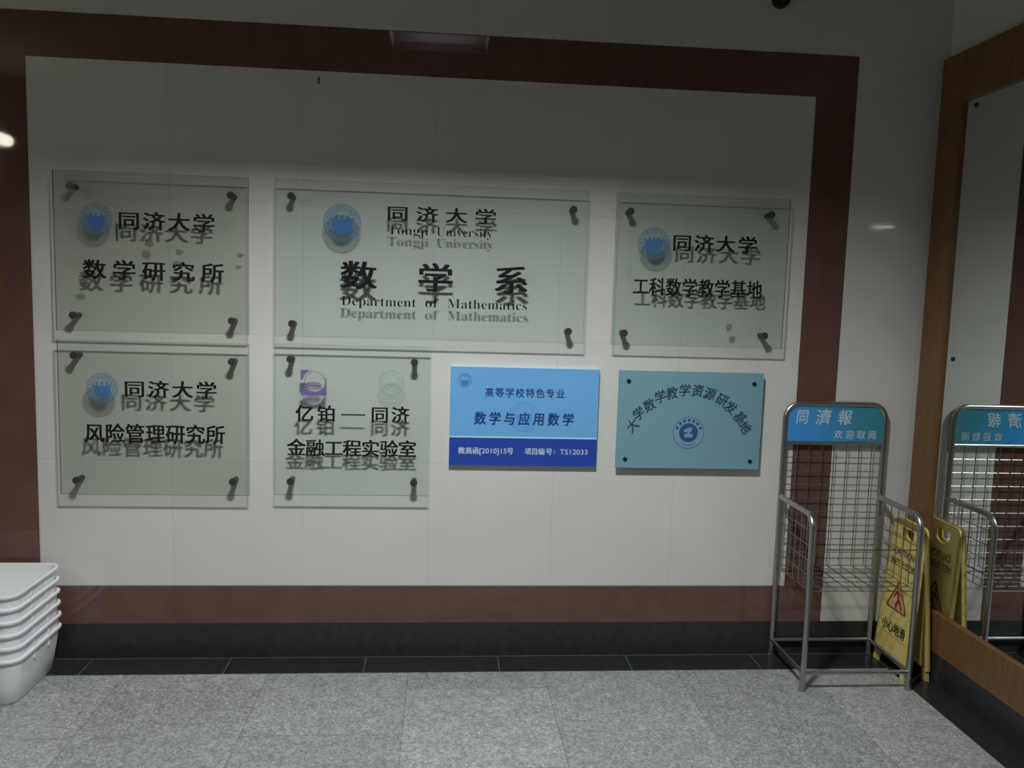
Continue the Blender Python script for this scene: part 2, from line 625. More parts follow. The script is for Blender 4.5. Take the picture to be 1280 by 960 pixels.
t = thing('batten_lamp', 'bright tube lamp on the left wall mirrored in the brown tiles', 'lamp', (XL, -2.5, 2.5))
bm = bmesh.new(); box(bm, XL, XL + 0.03, -3.06, -2.0, 2.455, 2.575, 0.004); obj('back_plate', bm, 'lamp_frame', t)
bm = bmesh.new(); tube(bm, [(XL + 0.058, -3.03, 2.515), (XL + 0.058, -2.03, 2.515)], 0.04, 14); obj('tube', bm, 'tube_left', t, True)

t = thing('louvred_lamp', 'unseen strip lamp at the rear wall with added louvres, mirrored as a thin bright line', 'lamp', (-0.946, YB + 0.1, 2.43))
LC, LA = Vector((-0.946, YB + 0.13, 2.43)), math.atan(0.538)      # turned towards the mirror
LD, LS = Vector((math.sin(LA), math.cos(LA), 0)), Vector((math.cos(LA), -math.sin(LA), 0))


def lbox(bm, s0, s1, d0, d1, za, zb_):
    fs = box(bm, s0, s1, d0, d1, za, zb_)
    vs = {v for f in fs for v in f.verts}
    for v in vs:
        v.co = LC + LS * v.co.x + LD * v.co.y + Vector((0, 0, v.co.z))


bm = bmesh.new()
lbox(bm, -0.17, 0.17, -0.03, -0.012, -0.035, 0.035)
lbox(bm, -0.17, 0.17, -0.03, 0.16, 0.026, 0.034)
lbox(bm, -0.17, 0.17, -0.03, 0.16, -0.034, -0.026)
obj('casing', bm, 'black_metal', t)
for i in range(7):  # louvres added to keep the strip's direct reflection off the signs
    q = -0.165 + 0.055 * i
    bm = bmesh.new(); lbox(bm, q - 0.001, q + 0.001, -0.012, 0.16, -0.026, 0.026); obj('added_louvre', bm, 'black_metal', t)
bm = bmesh.new(); lbox(bm, -0.115, 0.125, -0.011, -0.004, -0.009, 0.009); obj('strip', bm, 'tube_rear', t)
bm = bmesh.new(); lbox(bm, -0.02, 0.02, -0.10, -0.03, -0.02, 0.02); obj('bracket', bm, 'black_metal', t)

# ------------------------------------------------------------------ mirror on the right wall
XF, XM = 2.006, 2.020
MY0, MY1 = -0.155, -2.35
t = thing('wall_mirror', 'large wall mirror in an orange-brown wooden frame on the right wall', 'mirror', (XM, -1.2, 0.13))
for nm, (ya, yb, za, zb_) in (('frame_stile', (MY0, -0.006, 0.1236, 2.5149)), ('frame_stile', (MY1 - 0.16, MY1, 0.1236, 2.5149)),
                              ('frame_rail', (MY1, MY0, 0.1236, 0.2867)), ('frame_rail', (MY1, MY0, 2.3181, 2.5149))):
    bm = bmesh.new(); box(bm, XF, XR, ya, yb, za, zb_, 0.003); obj(nm, bm, 'wood', t)
bm = bmesh.new(); box(bm, XM, XR - 0.002, MY1, MY0, 0.2867, 2.3181); obj('mirror_glass', bm, 'mirror', t)
for y, z in ((-0.227, 2.289), (-0.213, 1.311), (-2.28, 2.289), (-2.28, 1.311)):
    bm = bmesh.new()
    tube(bm, [(XM - 0.004, y, z), (XM + 0.004, y, z)], 0.009, 14)
    obj('screw_cap', bm, 'screw_cap', t, True)


# ------------------------------------------------------------------ glass signs
GY0, GY1 = -0.052, -0.044       # front and back of the panes
LY = GY0 - 0.0006               # plane of the lettering


def glass_sign(label, xa, xb, za, zb_, bolts, glass='glass'):
    t = thing('glass_sign', label, 'sign', ((xa + xb) / 2, 0, za), 'clear glass signs bolted to the tiled wall')
    bm = bmesh.new()
    for f in box(bm, xa, xb, GY0, GY1, za, zb_):
        f.normal_update()
        f.material_index = 0 if abs(f.normal.y) > 0.9 else 1
    obj('pane', bm, [glass, 'glass_edge'], t)
    for bx_, bz_ in bolts:
        bm = bmesh.new()
        tube(bm, [(bx_, 0.001, bz_), (bx_, GY1, bz_)], 0.0105, 16)
        tube(bm, [(bx_, GY1 - 0.0005, bz_), (bx_, GY0 - 0.004, bz_)], 0.006, 12)
        tube(bm, [(bx_, GY0 - 0.0003, bz_), (bx_, GY0 - 0.0055, bz_), (bx_, GY0 - 0.0065, bz_)], 0.0145, 18)
        obj('standoff_bolt', bm, 'bolt', t, True)
    return t


def letters(t, fn, material='ink', name='lettering', label=None):
    bm = bmesh.new()
    fn(bm)
    o = obj(name, bm, material, t)
    if label:
        o['label'] = label
    return o


def emblem(t, cx, cz, r, y=LY):
    """Round blue university emblem: rings with tick lettering around a boat-like shield."""
    bm = bmesh.new()
    ring(bm, cx, cz, 0, r * 0.985, y, y - 0.0003)
    d = obj('emblem_disc', bm, 'film_pale', t)
    d['label'] = 'round blue emblem'
    bm = bmesh.new()
    y2 = y - 0.0006
    ring(bm, cx, cz, r * 0.95, r, y2, y2 - 0.0003)
    ring(bm, cx, cz, r * 0.67, r * 0.70, y2, y2 - 0.0003)
    for i in range(20):
        a = 2 * PI * i / 20
        if -2.2 < math.atan2(math.sin(a), math.cos(a)) < -0.9:
            continue
        ring(bm, cx + r * 0.82 * math.cos(a), cz + r * 0.82 * math.sin(a), 0, r * 0.055, y2, y2 - 0.0003, 6)
    obj('emblem_ring', bm, 'film_ring', d)
    bm = bmesh.new()
    pts = [(cx - r * 0.60, cz + r * 0.30), (cx - r * 0.3, cz + r * 0.20), (cx, cz + r * 0.17), (cx + r * 0.3, cz + r * 0.20),
           (cx + r * 0.60, cz + r * 0.30)]
    low = arc_pts(cx, cz - r * 0.10, r * 0.54, r * 0.52, 0, -PI, 14)
    prism(bm, pts + low, y2, y2 - 0.0003)
    for k in (-0.3, 0, 0.3):
        ring(bm, cx + r * k, cz + r * 0.36, 0, r * 0.07, y2, y2 - 0.0003, 8)
        box(bm, cx + r * (k - 0.05), cx + r * (k + 0.05), y2 - 0.0003, y2, cz + r * 0.195, cz + r * 0.30)
    obj('emblem_shield', bm, 'film_blue', d)


BR = 0.024                       # clerical lettering weight
K = dict(bold=BR, brush=0.10)

# top left: institute of mathematics
t = glass_sign('clear glass sign at the top of the left pair, directly above another of its width', -1.467, -0.751, 1.327, 1.926,
               [(-1.403, 1.870), (-0.815, 1.857), (-1.403, 1.386), (-0.814, 1.380)], 'glass_warm')
letters(t, lambda b: hanzi_row(b, '同济大学', -1.1924, -0.9163, 1.7493, 0.0766, 0.0645, LY, **K))
letters(t, lambda b: hanzi_row(b, '数学研究所', -1.3217, -0.8851, 1.5624, 0.0798, 0.0690, LY, **K))
emblem(t, -1.3118, 1.7495, 0.0600)



def smudge(t, cx, cz, rx, rz, seed):
    rnd = random.Random(seed)
    bm = bmesh.new()
    prism(bm, [(cx + rx * rnd.uniform(0.6, 1.1) * math.cos(2 * PI * i / 14), cz + rz * rnd.uniform(0.6, 1.1) * math.sin(2 * PI * i / 14)) for i in range(14)],
          LY, LY - 0.0002)
    obj('smudge', bm, 'film_smudge', t)['label'] = 'dull tape residue'


for q in ((-1.120, 1.668, 0.018, 0.020), (-1.010, 1.636, 0.018, 0.014), (-0.782, 1.632, 0.014, 0.010), (-1.360, 1.505, 0.020, 0.014)):
    smudge(t, *q, int(abs(q[0]) * 100))

# large one in the middle of the top row
t = glass_sign('widest clear glass sign, in the middle of the top row, with English lines', -0.651, 0.561, 1.325, 1.927,
               [(-0.590, 1.864), (0.503, 1.854), (-0.586, 1.376), (0.499, 1.374)])
letters(t, lambda b: hanzi_row(b, '同济大学', -0.1849, 0.1565, 1.8136, 0.0788, 0.0552, LY, **K))
letters(t, lambda b: latin(b, 'Tongji', -0.2208, -0.0650, 1.7325, 0.034, LY, bold=-0.010, serif=True))
letters(t, lambda b: latin(b, 'University', -0.0330, 0.1852, 1.7325, 0.034, LY, bold=-0.010, serif=True))
for ch_, x_ in zip('数学系', (-0.332, -0.034, 0.2642)):
    letters(t, lambda b: hanzi(b, ch_, x_, 1.5712, 0.1299, 0.1027, LY, bold=0.024, brush=0.10))
for w_, a_, b_ in (('Department', -0.3975, -0.1080), ('of', -0.0720, -0.0200), ('Mathematics', 0.0150, 0.3296)):
    letters(t, lambda b: latin(b, w_, a_, b_, 1.4535, 0.036, LY, bold=-0.010, serif=True))
emblem(t, -0.3969, 1.7689, 0.0716)

# top right: teaching base
t = glass_sign('clear glass sign at the right end of the top row, above the pale blue plaque', 0.675, 1.384, 1.325, 1.927,
               [(0.731, 1.856), (1.306, 1.864), (0.726, 1.374), (1.307, 1.377)], 'glass_dull')
letters(t, lambda b: hanzi_row(b, '同济大学', 0.9455, 1.2151, 1.7405, 0.0746, 0.0634, LY, **K))
letters(t, lambda b: hanzi_row(b, '工科数学教学基地', 0.7857, 1.2544, 1.5625, 0.0600, 0.0680, LY, **K))
emblem(t, 0.8311, 1.7325, 0.0649)

smudge(t, 1.157, 1.405, 0.015, 0.020, 5)

# lower left: risk management
t = glass_sign('clear glass sign at the left end of the lower row, nearest the stacked tubs', -1.467, -0.751, 0.690, 1.293,
               [(-1.404, 1.233), (-0.815, 1.222), (-1.406, 0.747), (-0.814, 0.747)], 'glass_warm')
letters(t, lambda b: hanzi_row(b, '同济大学', -1.1829, -0.9122, 1.1087, 0.0740, 0.0624, LY, **K))
letters(t, lambda b: hanzi_row(b, '风险管理研究所', -1.3354, -0.8792, 0.9337, 0.0680, 0.0715, LY, **K))
emblem(t, -1.3034, 1.1082, 0.0594)

# lower middle: financial engineering laboratory
t = glass_sign('narrow clear glass sign with a purple square logo and a thin ring logo', -0.652, -0.046, 0.696, 1.298,
               [(-0.592, 1.237), (-0.110, 1.236), (-0.591, 0.751), (-0.105, 0.751)])


def lab_row(b):
    for ch, x in zip('亿铂同济', (-0.5366, -0.4518, -0.2432, -0.1623)):
        hanzi(b, ch, x, 1.0250, 0.0660, 0.0623, LY, **K)
    box(b, -0.3957, -0.3007, LY - 0.0004, LY + 0.0004, 1.0190, 1.0245)


letters(t, lab_row)
letters(t, lambda b: hanzi_row(b, '金融工程实验室', -0.5681, -0.1328, 0.8877, 0.0680, 0.0645, LY, **K))
bm = bmesh.new()
px, pz, ps = -0.502, 1.1463, 0.050
pr = 0.047
cxp, czp = px + 0.004, pz + 0.004
# square with a round hole: corner pieces, with a wider band at the bottom
prism(bm, [(px - ps, pz + ps), (px - ps, pz + 0.010)] + arc_pts(cxp, czp, pr, pr, PI * 0.93, PI * 0.58, 8) + [(px - 0.012, pz + ps)], LY, LY - 0.0003)
prism(bm, [(px - ps, pz - 0.022), (px - ps, pz - ps), (px + ps, pz - ps), (px + ps, pz + 0.022)] + arc_pts(cxp, czp, pr * 0.9, pr * 0.86, 0.25, -PI * 0.86, 20), LY, LY - 0.0003)
obj('square_logo', bm, 'film_purple', t)['label'] = 'purple square logo with an oval inside'
bm = bmesh.new()
ring(bm, cxp, czp, pr * 0.8, pr * 0.88, LY - 0.0005, LY - 0.0008)
prism(bm, arc_pts(px, pz - 0.012, 0.033, 0.017, 0, 2 * PI, 24)[:-1], LY - 0.0005, LY - 0.0008)
for i in range(5):
    ring(bm, px - 0.02 + 0.01 * i, pz - 0.012, 0, 0.004, LY - 0.001, LY - 0.0012, 6)
obj('oval_mark', bm, 'film_mauve', t)
bm = bmesh.new()
rx_, rz_, rr = -0.200, 1.1519, 0.0490
ring(bm, rx_, rz_, rr * 0.95, rr, LY, LY - 0.0003)
ring(bm, rx_, rz_, rr * 0.62, rr * 0.65, LY, LY - 0.0003)
for i in range(18):
    a = 2 * PI * i / 18
    ring(bm, rx_ + rr * 0.8 * math.cos(a), rz_ + rr * 0.8 * math.sin(a), 0, rr * 0.05, LY, LY - 0.0003, 6)
for k_ in (0.0, 0.007, 0.013):
    prism(bm, arc_pts(rx_, rz_ + 0.004 - k_, rr * (0.46 - 8 * k_), rr * 0.12, PI, 2 * PI, 10) + arc_pts(rx_, rz_ + 0.0055 - k_, rr * (0.46 - 8 * k_), rr * 0.12, 2 * PI, PI, 10), LY, LY - 0.0003)
obj('ring_logo', bm, 'film_ring', t)['label'] = 'thin blue ring logo'

# ------------------------------------------------------------------ two-tone blue plaque
BX0, BX1, BZ0, BZ1, BY = 0.0335, 0.6395, 0.8185, 1.2220, -0.021
t = thing('blue_plaque', 'two-tone blue plaque with a dark blue lower band, left of the pale plaque', 'plaque', (0.335, 0, BZ0))
bm = bmesh.new(); box(bm, BX0, BX1, BY, 0.001, BZ0, BZ1, 0.0012, 1); obj('board', bm, 'plaque_edge', t)
ZS = 0.936
bm = bmesh.new(); box(bm, BX0 + 0.001, BX1 - 0.001, BY - 0.0006, BY + 0.0002, ZS, BZ1 - 0.0015); obj('upper_field', bm, 'blue_light', t)
bm = bmesh.new(); box(bm, BX0 + 0.001, BX1 - 0.001, BY - 0.0006, BY + 0.0002, BZ0 + 0.001, ZS - 0.0005); obj('lower_field', bm, 'blue_dark', t)
bm = bmesh.new(); box(bm, BX0 + 0.001, BX1 - 0.001, BY - 0.0012, BY, ZS - 0.003, ZS + 0.003); obj('divider_line', bm, 'sep_print', t)
TY = BY - 0.0012
bm = bmesh.new()
ring(bm, 0.0924, 1.1658, 0.0255, 0.0275, TY, TY - 0.0003)
ring(bm, 0.0924, 1.1658, 0.0180, 0.0190, TY, TY - 0.0003)
for i in range(14):
    a = 2 * PI * i / 14
    ring(bm, 0.0924 + 0.0222 * math.cos(a), 1.1658 + 0.0222 * math.sin(a), 0, 0.0016, TY, TY - 0.0003, 6)
prism(bm, [(0.0924 - 0.0155, 1.1705), (0.0924 - 0.008, 1.167), (0.0924 + 0.008, 1.167), (0.0924 + 0.0155, 1.1705)] +
      arc_pts(0.0924, 1.1635, 0.0155, 0.0145, 0, -PI, 12), TY, TY - 0.0003)
obj('emblem', bm, 'blue_mark', t)
bm = bmesh.new()
ring(bm, 0.3352, 1.0222, 0.0590, 0.0615, TY + 0.0003, TY)
ring(bm, 0.3352, 1.0222, 0.0420, 0.0435, TY + 0.0003, TY)
for i in range(20):
    a = 2 * PI * i / 20
    ring(bm, 0.3352 + 0.051 * math.cos(a), 1.0222 + 0.051 * math.sin(a), 0, 0.0030, TY + 0.0003, TY, 6)
prism(bm, [(0.3352 - 0.034, 1.034), (0.3352 - 0.015, 1.027), (0.3352 + 0.015, 1.027), (0.3352 + 0.034, 1.034)] +
      arc_pts(0.3352, 1.018, 0.034, 0.03, 0, -PI, 12), TY + 0.0003, TY)
obj('watermark', bm, 'blue_faint', t)
letters(t, lambda b: hanzi_row(b, '高等学校特色专业', 0.1922, 0.4810, 1.1199, 0.0335, 0.0365, TY, t=0.0004, bold=0.012), 'blue_print')
letters(t, lambda b: hanzi_row(b, '数学与应用数学', 0.1571, 0.5161, 1.0141, 0.0440, 0.0500, TY - 0.0004, t=0.0004, bold=0.02, slant=0.06), 'blue_print')


def code_line(b):
    for ch, x in zip('教高函号', (0.0848, 0.1138, 0.1425, 0.2825)):
        hanzi(b, ch, x, 0.8797, 0.0255, 0.0268, TY, t=0.0004, bold=0.018)
    latin(b, '[2010]15', 0.1580, 0.2685, 0.8690, 0.0205, TY, t=0.0004, bold=0.004)


def number_line(b):
    for ch, x in zip('项目编号', (0.3559, 0.3836, 0.4110, 0.4420)):
        hanzi(b, ch, x, 0.8797, 0.0255, 0.0268, TY, t=0.0004, bold=0.018)
    for z in (0.8740, 0.8830):
        ring(b, 0.4655, z, 0, 0.0022, TY, TY - 0.0004, 8)
    latin(b, 'TS12033', 0.4870, 0.6020, 0.8690, 0.0205, TY, t=0.0004, bold=0.004)


letters(t, code_line, 'white_print')
letters(t, number_line, 'white_print')

# ------------------------------------------------------------------ pale blue plaque
PX0, PX1, PZ0, PZ1, PY = 0.7180, 1.3250, 0.8190, 1.2210, -0.031
t = thing('pale_plaque', 'pale blue frosted plaque with an arc of characters over a round seal', 'plaque', (1.02, 0, PZ0))
bm = bmesh.new()
for f in box(bm, PX0, PX1, PY, PY + 0.008, PZ0, PZ1):
    f.normal_update()
    f.material_index = 1 if f.normal.z > 0.9 else 0
obj('panel', bm, ['pale_blue', 'pale_edge'], t)
for x, z in ((0.759, 1.178), (1.285, 1.177), (0.757, 0.855), (1.286, 0.852)):
    bm = bmesh.new()
    tube(bm, [(x, 0.001, z), (x, PY + 0.008, z)], 0.009, 14)
    tube(bm, [(x, PY + 0.002, z), (x, PY - 0.004, z)], 0.0085, 16)
    obj('standoff_bolt', bm, 'pale_screw', t, True)
QY = PY - 0.0008
arc = [('大', 0.7818, 0.9959, 48), ('学', 0.8053, 1.0452, 40), ('数', 0.8486, 1.0816, 30), ('学', 0.8919, 1.1169, 22), ('教', 0.9404, 1.1327, 12),
       ('学', 0.9940, 1.1457, 3), ('资', 1.0484, 1.1450, -4), ('源', 1.1005, 1.1330, -13), ('研', 1.1535, 1.1089, -22),
       ('发', 1.1907, 1.0779, -32), ('基', 1.2341, 1.0366, -40), ('地', 1.2580, 0.9949, -48)]


def arc_text(b):
    for ch, x, z, a in arc:
        hanzi(b, ch, x, z, 0.046, 0.048, QY, t=0.0004, bold=0.014, rot=math.radians(a), slant=0.12)


letters(t, arc_text, 'pale_ink')
SX, SZ = 1.0184, 0.9686
bm = bmesh.new(); ring(bm, SX, SZ, 0, 0.0655, QY + 0.0004, QY + 0.0001); sd = obj('seal_disc', bm, 'pale_mark_light', t); sd['label'] = 'round dark blue seal'
bm = bmesh.new()
ring(bm, SX, SZ, 0.0635, 0.0662, QY, QY - 0.0003)
for a in range(-60, -121, -6):
    ring(bm, SX + 0.052 * math.cos(math.radians(a)), SZ + 0.052 * math.sin(math.radians(a)), 0, 0.0028, QY, QY - 0.0003, 6)
obj('seal_ring', bm, 'pale_ring', sd)
bm = bmesh.new(); ring(bm, SX, SZ, 0, 0.0395, QY, QY - 0.0003)
for a in (22, 46, 68, 90, 112, 134, 158):
    c_, s_ = math.cos(math.radians(a)), math.sin(math.radians(a))
    ring(bm, SX + 0.0525 * c_, SZ + 0.0525 * s_, 0, 0.0068, QY, QY - 0.0003, 6)
obj('seal_core', bm, 'pale_mark', sd)
bm = bmesh.new()
box(bm, SX - 0.017, SX + 0.017, QY - 0.0007, QY - 0.0003, SZ - 0.019, SZ - 0.004)
box(bm, SX - 0.020, SX + 0.012, QY - 0.0007, QY - 0.0003, SZ + 0.003, SZ + 0.014)
prism(bm, [(SX - 0.012, SZ + 0.0142), (SX + 0.018, SZ + 0.0142), (SX + 0.014, SZ + 0.023), (SX - 0.006, SZ + 0.021)], QY - 0.0003, QY - 0.0007)
box(bm, SX - 0.004, SX + 0.004, QY - 0.0007, QY - 0.0003, SZ - 0.0038, SZ + 0.0028)
obj('seal_figure', bm, 'pale_mark_light', sd)

# ------------------------------------------------------------------ newspaper rack
RX0, RX1, RY0, RY1 = 1.4332, 1.8684, -0.3365, -0.020
RT = 1.0985
t = thing('newspaper_rack', 'grey steel newspaper rack with a blue header board in the corner', 'rack', (1.65, -0.18, 0))
r = 0.0115
bm = bmesh.new()
tube(bm, rounded([(RX0, RY1, 0.0), (RX0, RY1, RT), (RX1, RY1, RT), (RX1, RY1, 0.0)], 0.062, 9), r, 14)
obj('back_frame', bm, 'steel', t, True)
for X in (RX0, RX1):
    bm = bmesh.new()
    tube(bm, rounded([(X, RY1 - 0.008, 0.702), (X, RY0, 0.702), (X, RY0, 0.0)], 0.055, 9), r, 14)
    obj('side_arm', bm, 'steel', t, True)
for nm, a, b_ in (('base_rail', (RX0, RY1, 0.074), (RX1, RY1, 0.074)), ('base_rail', (RX0, RY0, 0.074), (RX1, RY0, 0.074)),
                  ('base_rail', (RX0, RY1, 0.074), (RX0, RY0, 0.074)), ('base_rail', (RX1, RY1, 0.074), (RX1, RY0, 0.074)),
                  ('header_rail', (RX0, RY1, 0.932), (RX1, RY1, 0.932))):
    bm = bmesh.new(); tube(bm, [a, b_], 0.0085, 12); obj(nm, bm, 'steel', t, True)
for X in (RX0, RX1):
    for Y in (RY0, RY1):
        bm = bmesh.new(); tube(bm, [(X, Y, 0.0), (X, Y, 0.014)], 0.0135, 14); obj('foot', bm, 'steel', t, True)
wr = 0.0019
ZSH = 0.404                      # shelf height
bm = bmesh.new()
nz = 9
for i in range(nz):
    z = ZSH + 0.0585 * i
    tube(bm, [(RX0, RY1 - 0.004, z), (RX1, RY1 - 0.004, z)], wr, 6)
for i in range(1, 8):
    x = RX0 + (RX1 - RX0) * i / 8
    tube(bm, [(x, RY1 - 0.007, ZSH), (x, RY1 - 0.007, 0.93)], wr, 6)
obj('back_mesh', bm, 'wire', t, True)
for X, s in ((RX0, 1), (RX1, -1)):
    bm = bmesh.new()
    for i in range(5):
        z = ZSH + 0.0585 * i
        tube(bm, [(X, RY1, z), (X, RY0, z)], wr, 6)
    for i in range(1, 6):
        y = RY1 + (RY0 - RY1) * i / 6
        tube(bm, [(X + s * 0.003, y, ZSH), (X + s * 0.003, y, 0.702)], wr, 6)
    obj('side_mesh', bm, 'wire', t, True)
bm = bmesh.new()
for i in range(1, 7):
    y = RY1 + (RY0 - RY1) * i / 6
    tube(bm, [(RX0, y, ZSH), (RX1, y, ZSH)], wr, 6)
for i in range(1, 8):
    x = RX0 + (RX1 - RX0) * i / 8
    tube(bm, [(x, RY1 - 0.007, ZSH + 0.003), (x, RY0, ZSH + 0.003)], wr, 6)
obj('shelf_mesh', bm, 'wire', t, True)
bm = bmesh.new(); tube(bm, [(RX0, RY0, 0.569), (RX1, RY0, 0.569)], 0.0024, 8); obj('front_wire', bm, 'wire', t, True)
# header board, rounded at its upper corners to sit inside the bent tube
HB = RY1
ax, bx2 = RX0 + 0.011, RX1 - 0.011
zt, zb2, rc = RT - 0.011, 0.9405, 0.052
out = [(ax, zb2), (bx2, zb2)] + arc_pts(bx2 - rc, zt - rc, rc, rc, 0, PI / 2, 8) + arc_pts(ax + rc, zt - rc, rc, rc, PI / 2, PI, 8)
bm = bmesh.new(); prism(bm, out, HB - 0.003, HB + 0.003); hb = obj('header_board', bm, 'rack_board', t)
HY = HB - 0.0036


for ch_, x_, w_, h_ in (('同', 1.5047, 0.050, 0.058), ('濟', 1.597, 0.060, 0.062), ('報', 1.6893, 0.056, 0.060)):
    o = letters(hb, lambda b: hanzi(b, ch_, x_, 1.0438, w_, h_, HY, t=0.0005, bold=0.016, slant=0.14, rot=0.04, brush=0.12), 'rack_white')
    o.matrix_parent_inverse = Matrix.Identity(4)
o = letters(hb, lambda b: hanzi_row(b, '欢迎取阅', 1.6652, 1.8130, 0.9705, 0.034, 0.036, HY, t=0.0005, bold=0.012), 'rack_white')
o.matrix_parent_inverse = Matrix.Identity(4)

# ------------------------------------------------------------------ wet floor sign between rack and mirror
t = thing('wet_floor_sign', 'yellow folding wet floor sign between the rack and the mirror', 'sign', (1.94, -0.15, 0))
CY = -0.152
ZT = 0.630


def leaf(xb, xt, facing):
    """One leaf standing from x = xb at the floor to x = xt at the top; facing -1 looks to -X."""
    def frame(u, v, d):
        # u runs along -Y for the leaf that looks to -X (reads left to right from outside), v up the leaf, d outward
        y = CY - u if facing < 0 else CY + u
        x = xb + (xt - xb) * v / ZT + facing * d
        return (x, y, v)
    hw0, hw1 = 0.126, 0.104

    def hw(v):
        return hw0 + (hw1 - hw0) * v / ZT
    th = 0.008
    v0 = 0.045
    hx, hz0, hz1 = 0.046, 0.546, 0.600
    bm = bmesh.new()
    outer = [(-hw(v0) , v0), (hw(v0), v0), (hw(0.60), 0.60)] + arc_pts(hw(0.6) - 0.028, 0.602, 0.028, 0.028, 0, PI / 2, 6)[1:] + \
        [(-u, v) for u, v in reversed(arc_pts(hw(0.6) - 0.028, 0.602, 0.028, 0.028, 0, PI / 2, 6)[1:])] + [(-hw(0.60), 0.60)]
    hole = arc_pts(0, hz0 + 0.02, hx, 0.022, PI, 2 * PI, 10) + arc_pts(hx - 0.01, hz1 - 0.012, 0.01, 0.012, 0, PI / 2, 4) + \
        arc_pts(-hx + 0.01, hz1 - 0.012, 0.01, 0.012, PI / 2, PI, 4)
    loops = []
    for d in (0.0, -th):
        vo = [bm.verts.new(frame(u, v, d)) for u, v in outer]
        vh = [bm.verts.new(frame(u, v, d)) for u, v in hole]
        es = [bm.edges.new((L[i], L[(i + 1) % len(L)])) for L in (vo, vh) for i in range(len(L))]
        bmesh.ops.triangle_fill(bm, use_beauty=True, use_dissolve=False, edges=es)
        loops.append((vo, vh))
    for a_, b_ in zip(loops[0], loops[1]):
        n_ = len(a_)
        for i in range(n_):
            bm.faces.new((a_[i], a_[(i + 1) % n_], b_[(i + 1) % n_], b_[i]))
    # turned-back side flanges
    for s in (-1, 1):
        q = []
        for v in (v0, 0.60):
            q.append([bm.verts.new(frame(s * (hw(v) - k), v, d)) for k, d in ((0, 0), (0.006, 0), (0.006, -0.020), (0, -0.020))])
        for i in range(4):
            bm.faces.new((q[0][i], q[0][(i + 1) % 4], q[1][(i + 1) % 4], q[1][i]))
        bm.faces.new(q[0]); bm.faces.new(q[1])
    bmesh.ops.recalc_face_normals(bm, faces=bm.faces)
    lf = obj('leaf', bm, 'yellow', t)
    for s in (-1, 1):
        bm = bmesh.new()
        q = []
        for v in (0.001, v0 + 0.004):
            q.append([bm.verts.new(frame(s * (hw(v0) - k), v, d)) for k, d in ((0.006, -0.001), (0.036, -0.001), (0.036, -0.016), (0.006, -0.016))])
        for i in range(4):
            bm.faces.new((q[0][i], q[0][(i + 1) % 4], q[1][(i + 1) % 4], q[1][i]))
        bm.faces.new(q[0]); bm.faces.new(q[1])
        bmesh.ops.recalc_face_normals(bm, faces=bm.faces)
        f = obj('foot', bm, 'yellow', lf); f.matrix_parent_inverse = Matrix.Identity(4)

    def part(nm, fn, m_):
        bm = bmesh.new()
        fn(bm)
        p = obj(nm, bm, m_, lf)
        p.matrix_parent_inverse = Matrix.Identity(4)
    fr = lambda u, v, d: frame(u, v, 0.001 + d)

    part('lettering', lambda b: latin(b, 'CAUTION', -0.072, 0.072, 0.480, 0.028, 0, t=0.0004, bold=0.004, frame=fr), 'sign_ink')
    part('lettering', lambda b: latin(b, 'WET', -0.088, -0.024, 0.435, 0.028, 0, t=0.0004, bold=0.004, frame=fr), 'sign_ink')
    part('lettering', lambda b: latin(b, 'FLOOR', -0.008, 0.088, 0.435, 0.028, 0, t=0.0004, bold=0.004, frame=fr), 'sign_ink')

    def chars_(b):
        for i, ch in enumerate('小心地滑'):
            hanzi(b, ch, -0.066 + 0.044 * i, 0.178, 0.040, 0.046, 0, t=0.0004, bold=0.02, frame=fr)
    part('lettering', chars_, 'sign_ink')

    def rule_(b):
        b.faces.new([b.verts.new(fr(u, v, 0)) for u, v in ((-hw(0.14) + 0.008, 0.143), (hw(0.14) - 0.008, 0.143), (hw(0.14) - 0.008, 0.1445), (-hw(0.14) + 0.008, 0.1445))])
    part('rule_line', rule_, 'sign_ink')
    tri_o = [(-0.080, 0.252), (0.080, 0.252), (0.0, 0.388)]

    def rtri(k, rad):
        cx_, cz_ = 0.0, 0.297
        P = [((u - cx_) * k + cx_, (v - cz_) * k + cz_) for u, v in tri_o]
        P3 = rounded([((P[0][0] + P[2][0]) / 2, 0, (P[0][1] + P[2][1]) / 2), (P[0][0], 0, P[0][1]), (P[1][0], 0, P[1][1]), (P[2][0], 0, P[2][1]),
                      ((P[0][0] + P[2][0]) / 2, 0, (P[0][1] + P[2][1]) / 2)], rad, 5)
        return [(p.x, p.z) for p in P3[1:]]

    def tri_field(b):
        b.faces.new([b.verts.new(fr(u, v, 0.0)) for u, v in rtri(0.86, 0.008)])
    part('triangle_field', tri_field, 'sign_pink')

